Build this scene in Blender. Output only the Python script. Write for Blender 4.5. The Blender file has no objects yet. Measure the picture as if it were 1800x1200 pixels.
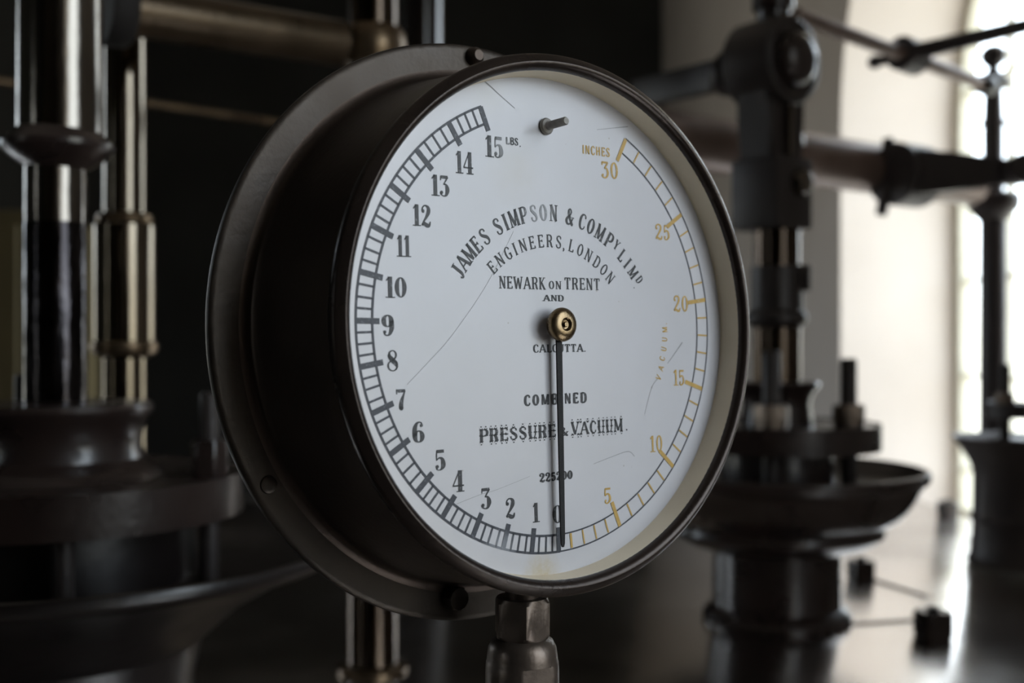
import bpy, bmesh, math, random
from mathutils import Vector, Matrix
random.seed(7)
S = bpy.context.scene
COL = S.collection
PI = math.pi

# ------------------------------------------------------------------ camera, sky, light, exposure
EYE = 1.6
cam_d = bpy.data.cameras.new('camera'); cam = bpy.data.objects.new('camera', cam_d); COL.objects.link(cam)
cam.location = (0, 0, EYE); cam.rotation_euler = (PI/2, 0, 0)
cam_d.lens = 40; cam_d.sensor_width = 36; cam_d.sensor_fit = 'HORIZONTAL'
cam_d.clip_start = .05; cam_d.clip_end = 60
cam_d.dof.use_dof = True; cam_d.dof.focus_distance = .645; cam_d.dof.aperture_fstop = 5.2
S.camera = cam

W = bpy.data.worlds.new('overcast_sky'); S.world = W; W.use_nodes = True
nt = W.node_tree; nt.nodes.clear()
wo = nt.nodes.new('ShaderNodeOutputWorld'); bgn = nt.nodes.new('ShaderNodeBackground')
tc = nt.nodes.new('ShaderNodeTexCoord'); sx = nt.nodes.new('ShaderNodeSeparateXYZ'); rp = nt.nodes.new('ShaderNodeValToRGB')
nt.links.new(tc.outputs['Generated'], sx.inputs[0]); nt.links.new(sx.outputs[2], rp.inputs[0])
rp.color_ramp.elements[0].position = 0.0; rp.color_ramp.elements[0].color = (.50, .50, .46, 1)
rp.color_ramp.elements[1].position = .12; rp.color_ramp.elements[1].color = (.80, .89, 1.0, 1)
nt.links.new(rp.outputs[0], bgn.inputs[0]); bgn.inputs[1].default_value = 6.8
nt.links.new(bgn.outputs[0], wo.inputs[0])

S.view_settings.view_transform = 'Standard'; S.view_settings.look = 'None'
S.view_settings.exposure = 0.0; S.view_settings.gamma = 1.0; S.view_settings.use_curve_mapping = False

# room layout: the camera looks along +Y, windows stand in the right wall
XR, XO = 1.387, 1.896          # inner and outer face of the thick right wall
XL = -3.5; YB = 10.5; YF = -6.0; ZC = 5.2
DECK = EYE - .5335
WIN_R = [(2.9, 4.8, .85, 2.50), (-1.35, .45, 1.28, 2.75)]      # openings: Y range, sill and springing height
WIN_L = [(-1.4, -.9, 1.0, 2.6), (3.1, 4.3, 1.0, 2.6), (5.9, 7.1, 1.0, 2.6)]  # first follows rod streaks; other two added, unseen, to brighten the right wall
def portal(name, x, y0, y1, z0, z1, toward):
    l = bpy.data.lights.new(name, 'AREA'); l.shape = 'RECTANGLE'; l.size = (z1-z0); l.size_y = (y1-y0)
    l.cycles.is_portal = True
    o = bpy.data.objects.new(name, l); COL.objects.link(o)
    o.location = (x, (y0+y1)/2, (z0+z1)/2); o.rotation_euler = (0, PI/2*toward, 0)
for a, b, s0, s1 in WIN_R: portal('window_portal', XO+.12, a, b, s0, s1+(b-a)/2, 1)
for a, b, s0, s1 in WIN_L: portal('window_portal', XL-.42, a, b, s0, s1+(b-a)/2, -1)

# ------------------------------------------------------------------ materials
def mat(name, col, rough=.5, metal=0., col2=None, nscale=20., namt=.5, bump=0., bscale=60., coat=0., rvar=0., stretch=None):
    m = bpy.data.materials.new(name); m.use_nodes = True
    n = m.node_tree.nodes; L = m.node_tree.links; b = n['Principled BSDF']
    b.inputs['Roughness'].default_value = rough; b.inputs['Metallic'].default_value = metal
    b.inputs['Coat Weight'].default_value = coat; b.inputs['Coat Roughness'].default_value = .12
    t = n.new('ShaderNodeTexCoord'); src = t.outputs['Object']
    if stretch:
        mp = n.new('ShaderNodeMapping'); mp.inputs['Scale'].default_value = stretch; L.new(src, mp.inputs[0]); src = mp.outputs[0]
    if col2 is None: col2 = tuple(c*.6 for c in col)
    no = n.new('ShaderNodeTexNoise'); no.inputs['Scale'].default_value = nscale; no.inputs['Detail'].default_value = 5
    L.new(src, no.inputs['Vector'])
    r = n.new('ShaderNodeValToRGB'); r.color_ramp.elements[0].position = .5-namt/2; r.color_ramp.elements[1].position = .5+namt/2
    r.color_ramp.elements[0].color = (*col2, 1); r.color_ramp.elements[1].color = (*col, 1)
    L.new(no.outputs['Fac'], r.inputs[0]); L.new(r.outputs[0], b.inputs['Base Color'])
    if rvar:
        mr = n.new('ShaderNodeMapRange'); mr.inputs['To Min'].default_value = max(.03, rough-rvar); mr.inputs['To Max'].default_value = rough+rvar
        mr.inputs['From Min'].default_value = .3; mr.inputs['From Max'].default_value = .7
        L.new(no.outputs['Fac'], mr.inputs['Value']); L.new(mr.outputs['Result'], b.inputs['Roughness'])
    if bump:
        n2 = n.new('ShaderNodeTexNoise'); n2.inputs['Scale'].default_value = bscale; n2.inputs['Detail'].default_value = 4
        L.new(src, n2.inputs['Vector'])
        bp = n.new('ShaderNodeBump'); bp.inputs['Strength'].default_value = bump; bp.inputs['Distance'].default_value = .004
        L.new(n2.outputs['Fac'], bp.inputs['Height']); L.new(bp.outputs[0], b.inputs['Normal'])
    return m
M = {}
M['case'] = mat('browned_bronze', (.075, .055, .043), .42, .75, (.048, .035, .028), 14, .5, .05, 300, rvar=.08)
M['bezel'] = mat('bezel_bronze', (.036, .026, .021), .27, .6, (.025, .018, .015), 20, .5, .05, 300, rvar=.08)
M['flange'] = mat('worn_bronze_plate', (.052, .040, .030), .42, .7, (.026, .021, .0175), 26, .6, .08, 180, rvar=.08)
M['cream'] = mat('cream_paint', (.84, .74, .56), .5, 0, (.72, .62, .46), 18, .35)
M['ironpaint'] = mat('dark_painted_iron', (.034, .021, .017), .30, 0, (.018, .012, .011), 12, .5, .15, 90, coat=.35, rvar=.08)
M['pipebronze'] = mat('brown_bronze_pipe', (.12, .085, .052), .34, .7, (.07, .05, .03), 12, .5, .1, 80, rvar=.08)
M['blackiron'] = mat('black_iron', (.040, .032, .029), .42, .1, (.028, .022, .021), 14, .5, .15, 90, rvar=.08)
M['steel'] = mat('polished_steel', (.24, .205, .155), .13, 1., (.15, .125, .095), 10, .5, .05, 60, rvar=.05, stretch=(1, 1, .15))
M['shadediron'] = mat('shaded_dark_iron', (.013, .009, .008), .36, 0, (.008, .006, .006), 12, .5, .12, 90, coat=.2, rvar=.06)  # painted iron with shade put into its colour, for the left bowl
M['oildark'] = mat('oil_coated_steel', (.075, .068, .07), .16, 1., (.018, .016, .017), 30, .3, .35, 55, rvar=.08, stretch=(1, 1, .45))
M['oily'] = mat('oily_steel', (.25, .225, .19), .14, 1., (.10, .088, .08), 9, .5, .12, 50, rvar=.06, stretch=(1, 1, .3))
M['matteiron'] = mat('matt_black_iron', (.014, .011, .010), .75, 0, (.010, .008, .007), 12, .5)
M['glossiron'] = mat('gloss_black_iron', (.016, .012, .010), .14, 0, (.010, .008, .007), 10, .5, .03, 60, coat=.5)
M['veilediron'] = mat('glare_veiled_black_iron', (.095, .082, .083), .42, .1, (.070, .061, .063), 14, .5, .12, 90, rvar=.08)  # black iron lightened in its colour to stand in for window glare
M['darkrod'] = mat('dark_bronze_column', (.10, .075, .055), .16, 1., (.06, .045, .035), 10, .5, .05, 60, rvar=.05)
M['bronze'] = mat('dull_bronze', (.20, .145, .09), .30, .9, (.10, .07, .045), 12, .5, .1, 80, rvar=.08)
M['browniron'] = mat('brown_oiled_shaft', (.34, .25, .215), .36, .2, (.23, .165, .14), 12, .5, .1, 80, rvar=.08)
M['nut'] = mat('brass_nut', (.30, .24, .19), .4, .7, (.18, .14, .11), 30, .5, .1, 120)
M['brass'] = mat('aged_brass', (.27, .20, .12), .30, 1., (.16, .115, .065), 120, .5, .05, 900, rvar=.06)
M['pin'] = mat('grey_pin_metal', (.26, .245, .225), .5, .2, (.17, .16, .145), 300, .5)
M['needle'] = mat('blackened_needle', (.010, .010, .010), .62, 0, (.013, .012, .012), 420, .2, .1, 800)
M['needle'].node_tree.nodes['Principled BSDF'].inputs['Specular IOR Level'].default_value = .25
M['fitting'] = mat('grey_bronze_fitting', (.135, .105, .083), .36, .75, (.085, .066, .054), 60, .5, .06, 300, rvar=.1)
M['deck'] = mat('oiled_steel_deck', (.74, .69, .65), .19, 1., (.54, .49, .46), 3.0, .5, .16, 12, rvar=.05)
M['olive'] = mat('olive_painted_metal', (.125, .098, .042), .6, 0, (.105, .082, .036), 4, .5)
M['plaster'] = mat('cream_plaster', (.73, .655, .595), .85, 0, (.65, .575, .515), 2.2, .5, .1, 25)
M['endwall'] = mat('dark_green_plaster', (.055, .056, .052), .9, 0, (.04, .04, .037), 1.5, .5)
M['brownwall'] = mat('drab_painted_wall', (.22, .19, .15), .85, 0, (.17, .15, .115), 2., .5)
M['floor'] = mat('dark_tile_floor', (.10, .085, .075), .5, 0, (.06, .05, .045), 3, .5)
M['frame'] = mat('white_window_paint', (.72, .69, .58), .5, 0, (.6, .56, .45), 8, .5)

# enamel dial: faint clouding and small brown blotches
def dial_material():
    m = mat('white_enamel', (.500, .494, .523), .28, 0, (.468, .462, .48), 22, .6, .02, 60)
    n = m.node_tree.nodes; L = m.node_tree.links; b = n['Principled BSDF']
    base = b.inputs['Base Color'].links[0].from_socket
    t = n.new('ShaderNodeTexCoord')
    def spot(loc, rad, col, amt, prev, ns=60):
        mp = n.new('ShaderNodeMapping'); mp.vector_type = 'POINT'; mp.inputs['Location'].default_value = (-loc[0], -loc[1], 0)
        L.new(t.outputs['Object'], mp.inputs[0])
        ln = n.new('ShaderNodeVectorMath'); ln.operation = 'LENGTH'; L.new(mp.outputs[0], ln.inputs[0])
        mr = n.new('ShaderNodeMapRange'); mr.inputs['From Min'].default_value = 0; mr.inputs['From Max'].default_value = rad
        mr.inputs['To Min'].default_value = amt; mr.inputs['To Max'].default_value = 0; L.new(ln.outputs['Value'], mr.inputs['Value'])
        no = n.new('ShaderNodeTexNoise'); no.inputs['Scale'].default_value = ns; no.inputs['Detail'].default_value = 6; L.new(t.outputs['Object'], no.inputs['Vector'])
        mu = n.new('ShaderNodeMath'); mu.operation = 'MULTIPLY'; L.new(mr.outputs['Result'], mu.inputs[0]); L.new(no.outputs['Fac'], mu.inputs[1])
        mx = n.new('ShaderNodeMix'); mx.data_type = 'RGBA'; mx.inputs['B'].default_value = (*col, 1)
        L.new(mu.outputs[0], mx.inputs['Factor']); L.new(prev, mx.inputs['A']); return mx.outputs['Result']
    g = .13
    o = spot((-.19*g, .66*g), .17*g, (.42, .37, .28), .55, base)
    o = spot((-.10*g, -1.085*g), .12*g, (.40, .31, .14), 1.3, o, 300)
    o = spot((-.33*g, .99*g), .12*g, (.46, .43, .34), .4, o)
    v = n.new('ShaderNodeTexVoronoi'); v.inputs['Scale'].default_value = 55; L.new(t.outputs['Object'], v.inputs['Vector'])   # fly specks
    lt = n.new('ShaderNodeMath'); lt.operation = 'LESS_THAN'; lt.inputs[1].default_value = .035; L.new(v.outputs['Distance'], lt.inputs[0])
    mx = n.new('ShaderNodeMix'); mx.data_type = 'RGBA'; mx.inputs['B'].default_value = (.28, .25, .22, 1)
    mu = n.new('ShaderNodeMath'); mu.operation = 'MULTIPLY'; mu.inputs[1].default_value = .6; L.new(lt.outputs[0], mu.inputs[0])
    L.new(mu.outputs[0], mx.inputs['Factor']); L.new(o, mx.inputs['A']); L.new(mx.outputs['Result'], b.inputs['Base Color'])
    return m
M['dial'] = dial_material()

# ink that has rubbed thin in patches
def ink(name, col, pale, spots, namt):
    m = mat(name, col, .5, 0, tuple(c*.8 for c in col), 200, .5)
    n = m.node_tree.nodes; L = m.node_tree.links; b = n['Principled BSDF']; base = b.inputs['Base Color'].links[0].from_socket
    t = n.new('ShaderNodeTexCoord')
    no = n.new('ShaderNodeTexNoise'); no.inputs['Scale'].default_value = 420; no.inputs['Detail'].default_value = 5; L.new(t.outputs['Object'], no.inputs['Vector'])
    fac = n.new('ShaderNodeMapRange'); fac.inputs['From Min'].default_value = .58; fac.inputs['From Max'].default_value = .78
    fac.inputs['To Max'].default_value = namt; L.new(no.outputs['Fac'], fac.inputs['Value']); f = fac.outputs['Result']
    for loc, rad, amt in spots:
        mp = n.new('ShaderNodeMapping'); mp.inputs['Location'].default_value = (-loc[0], -loc[1], 0); L.new(t.outputs['Object'], mp.inputs[0])
        ln = n.new('ShaderNodeVectorMath'); ln.operation = 'LENGTH'; L.new(mp.outputs[0], ln.inputs[0])
        mr = n.new('ShaderNodeMapRange'); mr.inputs['From Min'].default_value = rad*.5; mr.inputs['From Max'].default_value = rad
        mr.inputs['To Min'].default_value = amt; mr.inputs['To Max'].default_value = 0; L.new(ln.outputs['Value'], mr.inputs['Value'])
        ad = n.new('ShaderNodeMath'); ad.operation = 'ADD'; ad.use_clamp = True; L.new(f, ad.inputs[0]); L.new(mr.outputs['Result'], ad.inputs[1]); f = ad.outputs[0]
    mx = n.new('ShaderNodeMix'); mx.data_type = 'RGBA'; mx.inputs['B'].default_value = (*pale, 1)
    L.new(f, mx.inputs['Factor']); L.new(base, mx.inputs['A']); L.new(mx.outputs['Result'], b.inputs['Base Color'])
    return m
g_ = .13
M['ink'] = ink('black_dial_ink', (.012, .0125, .0155), (.40, .41, .43), [((-.06*g_, .50*g_), .10*g_, .55), ((-.26*g_, .77*g_), .06*g_, .40), ((-.33*g_, -.96*g_), .10*g_, .35)], .45)
M['scaleink'] = ink('blue_black_scale_ink', (.020, .023, .034), (.36, .38, .42), [((-.33*g_, -.96*g_), .10*g_, .40)], .35)
M['hairline'] = ink('hairline_crack', (.24, .24, .24), (.45, .45, .45), [], .8)
M['gold'] = ink('gold_dial_paint', (.48, .30, .065), (.52, .47, .36), [], .6)

def window_glass():
    m = bpy.data.materials.new('window_glass'); m.use_nodes = True; n = m.node_tree.nodes; L = m.node_tree.links; n.clear()
    o = n.new('ShaderNodeOutputMaterial'); mx = n.new('ShaderNodeMixShader'); tr = n.new('ShaderNodeBsdfTransparent'); gl = n.new('ShaderNodeBsdfGlossy')
    gl.inputs['Roughness'].default_value = .02; lw = n.new('ShaderNodeFresnel'); lw.inputs['IOR'].default_value = 1.3
    tr.inputs[0].default_value = (.96, .98, .97, 1)
    L.new(lw.outputs[0], mx.inputs[0]); L.new(tr.outputs[0], mx.inputs[1]); L.new(gl.outputs[0], mx.inputs[2]); L.new(mx.outputs[0], o.inputs[0])
    return m
M['glass'] = window_glass()

# ------------------------------------------------------------------ object helpers
def obj(name, bm, m, parent=None, sharp=32, smooth=True):
    bmesh.ops.recalc_face_normals(bm, faces=bm.faces)
    me = bpy.data.meshes.new(name); bm.to_mesh(me); bm.free()
    me.materials.append(m)
    if smooth:
        for p in me.polygons: p.use_smooth = True
        me.set_sharp_from_angle(angle=math.radians(sharp))
    o = bpy.data.objects.new(name, me); COL.objects.link(o)
    if parent: o.parent = parent
    return o
def tag(o, label, cat, group=None):
    o['label'] = label; o['category'] = cat
    if group: o['group'] = group
    return o
def thing(name, label, cat, loc=(0, 0, 0), group=None):
    o = bpy.data.objects.new(name, None); COL.objects.link(o); o.location = loc; o.empty_display_size = .05
    return tag(o, label, cat, group)
def struct(name, bm, m, parent=None, smooth=False):
    o = obj(name, bm, m, parent, smooth=smooth)
    if not parent: o['kind'] = 'structure'
    return o
def axis_matrix(loc, axis):
    z = Vector(axis).normalized(); q = Vector((0, 0, 1)).rotation_difference(z)
    return Matrix.Translation(Vector(loc)) @ q.to_matrix().to_4x4()
def lathe(prof, seg=64, mx=None, bm=None, rfun=None):
    """revolve (r, z) pairs; the ends are closed with a cap when their radius is above zero"""
    bm = bm or bmesh.new(); mx = mx or Matrix(); rows = []
    for r, z in prof:
        if r < 1e-6: rows.append([bm.verts.new(mx @ Vector((0, 0, z)))]); continue
        row = []
        for i in range(seg):
            a = 2*PI*i/seg; rr = rfun(a, r, z) if rfun else r
            row.append(bm.verts.new(mx @ Vector((rr*math.cos(a), rr*math.sin(a), z))))
        rows.append(row)
    for p, q in zip(rows, rows[1:]):
        for i in range(seg):
            j = (i+1) % seg
            if len(p) == 1 and len(q) == 1: break
            if len(p) == 1: bm.faces.new((p[0], q[i], q[j]))
            elif len(q) == 1: bm.faces.new((p[i], p[j], q[0]))
            else: bm.faces.new((p[i], p[j], q[j], q[i]))
    for row in (rows[0], rows[-1]):
        if len(row) > 2 and rows[0] is not rows[-1]:
            try: bm.faces.new(row)
            except ValueError: pass
    return bm
def ring(prof, seg=64, mx=None, bm=None):
    """revolve a closed cross-section"""
    bm = bm or bmesh.new(); mx = mx or Matrix(); rows = []
    for r, z in prof: rows.append([bm.verts.new(mx @ Vector((r*math.cos(2*PI*i/seg), r*math.sin(2*PI*i/seg), z))) for i in range(seg)])
    for k in range(len(rows)):
        p, q = rows[k], rows[(k+1) % len(rows)]
        for i in range(seg):
            j = (i+1) % seg; bm.faces.new((p[i], p[j], q[j], q[i]))
    return bm
def rod_bm(p0, p1, r0, r1=None, seg=32, bm=None, rim=.08):
    p0, p1 = Vector(p0), Vector(p1); h = (p1-p0).length; r1 = r0 if r1 is None else r1; c = min(r0, r1)*rim
    return lathe([(0, 0), (r0-c, 0), (r0, c), (r1, h-c), (r1-c, h), (0, h)], seg, axis_matrix(p0, p1-p0), bm)
def poly_bm(sides, across, h, mx=None, bm=None, turn=0., cham=.12):
    """a nut blank: regular prism whose corners are turned off into a chamfer"""
    ap = across/2; hexr = lambda a: ap/math.cos(((a-turn+PI/sides) % (2*PI/sides))-PI/sides)
    R = ap*1.02 if sides > 4 else ap*1.2
    corner = ap/math.cos(PI/sides); c = h*cham
    def rf(a, r, z): return min(hexr(a), r)
    return lathe([(0, 0), (R*.98, 0), (corner, c), (corner, h-c), (R*.98, h), (0, h)], 48, mx, bm, rf)
def box_bm(c, s, bev=0., mx=None, bm=None):
    new = bmesh.new(); bmesh.ops.create_cube(new, size=1)
    for v in new.verts: v.co = Vector((v.co.x*s[0], v.co.y*s[1], v.co.z*s[2]))
    if bev: bmesh.ops.bevel(new, geom=new.edges[:], offset=bev, segments=2, affect='EDGES', profile=.6)
    m4 = (mx or Matrix()) @ Matrix.Translation(Vector(c))
    if bm is None:
        for v in new.verts: v.co = m4 @ v.co
        return new
    mp = {v: bm.verts.new(m4 @ v.co) for v in new.verts}
    for f in new.faces: bm.faces.new([mp[v] for v in f.verts])
    new.free(); return bm
def prism_bm(outline, h, mx=None, bev=0.):
    bm = bmesh.new(); mx = mx or Matrix()
    a = [bm.verts.new(Vector((x, y, 0))) for x, y in outline]; b = [bm.verts.new(Vector((x, y, h))) for x, y in outline]
    bm.faces.new(a[::-1]); bm.faces.new(b); n = len(a)
    for i in range(n): bm.faces.new((a[i], a[(i+1) % n], b[(i+1) % n], b[i]))
    if bev:
        bmesh.ops.bevel(bm, geom=[e for e in bm.edges if abs(e.verts[0].co.z-e.verts[1].co.z) < 1e-7], offset=bev, segments=2, affect='EDGES')
    for v in bm.verts: v.co = mx @ v.co
    return bm
def at(x, y, d): return Vector(((x-900)/2000*d, d, EYE-(y-600)/2000*d))

# ------------------------------------------------------------------ the room
def arch_wall(name, xi, xo, wins, m='plaster'):
    bm = bmesh.new(); V = lambda x, y, z: bm.verts.new((x, y, z))
    def quad(*p): bm.faces.new([V(*q) for q in p])
    ys = [YF]
    for a, b, sill, spring in sorted(wins):
        n = 28; ys += [a+(b-a)*(1-math.cos(PI*i/n))/2 for i in range(n+1)]
    ys.append(YB)
    def head(y):
        for a, b, s_, sp in wins:
            if a-1e-6 <= y <= b+1e-6:
                r = (b-a)/2; return sp+math.sqrt(max(0, r*r-(y-(a+b)/2)**2))
    for y0, y1 in zip(ys, ys[1:]):
        ym = (y0+y1)/2; op = head(ym) is not None; sill = ([w[2] for w in wins if w[0] < ym < w[1]]+[0])[0]
        for x in (xi, xo):
            if not op: quad((x, y0, 0), (x, y1, 0), (x, y1, ZC), (x, y0, ZC))
            else:
                quad((x, y0, 0), (x, y1, 0), (x, y1, sill), (x, y0, sill))
                quad((x, y0, head(y0)), (x, y1, head(y1)), (x, y1, ZC), (x, y0, ZC))
        if op:
            quad((xi, y0, head(y0)), (xi, y1, head(y1)), (xo, y1, head(y1)), (xo, y0, head(y0)))
            quad((xi, y0, sill), (xi, y1, sill), (xo, y1, sill), (xo, y0, sill))
    for a, b, sill, spring in wins:
        for y in (a, b): quad((xi, y, sill), (xi, y, spring), (xo, y, spring), (xo, y, sill))
    bmesh.ops.remove_doubles(bm, verts=bm.verts[:], dist=1e-5)
    return struct(name, bm, M[m])
arch_wall('wall_right', XR, XO, WIN_R)
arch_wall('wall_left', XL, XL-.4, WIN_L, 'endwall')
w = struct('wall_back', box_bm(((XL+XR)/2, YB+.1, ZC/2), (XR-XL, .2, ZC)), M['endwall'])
struct('wall_front', box_bm(((XL+XR)/2, YF-.1, ZC/2), (XR-XL, .2, ZC)), M['brownwall'])
struct('ceiling', box_bm(((XL+XR)/2, (YB+YF)/2, ZC+.1), (XR-XL+1.4, YB-YF+.6, .2)), M['plaster'])
struct('floor', box_bm(((XL+XR)/2, (YB+YF)/2, -.1), (XR-XL+1.4, YB-YF+.6, .2)), M['floor'])

def window(idx, x, y0, y1, sill, spring, step=.39, off=1.07):
    r = (y1-y0)/2; yc = (y0+y1)/2
    out = [(y0, sill), (y1, sill)]+[(yc+r*math.cos(PI*i/24), spring+r*math.sin(PI*i/24)) for i in range(25)]
    mx = Matrix(((0, 0, 1, x), (1, 0, 0, 0), (0, 1, 0, 0), (0, 0, 0, 1)))
    fr = bmesh.new()
    inn = [(yc+(a-yc)*(1-.06/r), (b-spring)*(1-.06/r)+spring if b > spring else (b+.06 if b < sill+.01 else b)) for a, b in out]
    for z in (0, .06):
        o_ = [fr.verts.new(mx @ Vector((a, b, z))) for a, b in out]; i_ = [fr.verts.new(mx @ Vector((a, b, z))) for a, b in inn]
        for k in range(len(out)):
            j = (k+1) % len(out); fr.faces.new((o_[k], o_[j], i_[j], i_[k]))
        if z == 0: O0, I0 = o_, i_
    for A, B in ((O0, o_), (I0, i_)):
        for k in range(len(A)):
            j = (k+1) % len(A); fr.faces.new((A[k], A[j], B[j], B[k]))
    o = struct('window_%d' % idx, fr, M['frame'])
    bars = bmesh.new(); z = off
    while z < spring+r-.1:
        if z > sill+.05:
            hw = r if z <= spring else math.sqrt(max(0, r*r-(z-spring)**2))
            box_bm((x+.03, yc, z), (.03, 2*hw-.04, .014), bm=bars)
        z += step
    for k in (-1, 0, 1):
        y = yc+k*(y1-y0)/4; top = spring+math.sqrt(r*r-(y-yc)**2)
        box_bm((x+.03, y, (sill+top)/2), (.03, .014, top-sill-.04), bm=bars)
    g = struct('glazing_bars', bars, M['frame'], o)
    pb = bmesh.new(); pb.faces.new([pb.verts.new(mx @ Vector((a, b, .035))) for a, b in out])
    struct('window_pane', pb, M['glass'], o)
for i, w in enumerate(WIN_R): window(i+1, XO-.03, *w)
for i, w in enumerate(WIN_L): window(i+3, XL-.36, *w)  # last two are added fill openings, out of view

# engine deck: the polished plate everything stands on
dk = thing('engine_deck', 'oiled steel engine deck mirroring the bright window', 'deck', (-.55, 2.1, 0))
obj('deck_plate', box_bm((0, .02, DECK-.03), (3.86, 3.82, .06), .006), M['deck'], dk)
obj('deck_base', box_bm((0, .02, (DECK-.06)/2), (3.7, 3.66, DECK-.06)), M['ironpaint'], dk)
# raised seams of the lagging plates on the deck
for p, q in ((at(1478, 1098, 2.14), at(1612, 1090, 2.18)), (at(1530, 1016, 2.56), at(1630, 1048, 2.38))):
    p.z = q.z = DECK+.001; obj('seam_bead', rod_bm(p-dk.location, q-dk.location, .0022, seg=8), M['blackiron'], dk)

# ------------------------------------------------------------------ lettering: pen strokes with a width at every point
def catmull(P, n=7):
    out = []
    for i in range(len(P)-1):
        p0 = P[max(i-1, 0)]; p1 = P[i]; p2 = P[i+1]; p3 = P[min(i+2, len(P)-1)]
        for k in range(n):
            t = k/n
            out.append(tuple(.5*((2*b)+(-a+c)*t+(2*a-5*b+4*c-d)*t*t+(-a+3*b-3*c+d)*t**3) for a, b, c, d in zip(p0, p1, p2, p3)))
    out.append(P[-1]); return out
def ell(cx, cy, rx, ry, a0=0, a1=360, thick=1., thin=0., n=26):
    P = []
    for i in range(n+1):
        a = math.radians(a0+(a1-a0)*i/n); k = abs(math.cos(a))**1.6
        P.append((cx+rx*math.cos(a), cy+ry*math.sin(a), thin+(thick-thin)*k))
    return P
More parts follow.
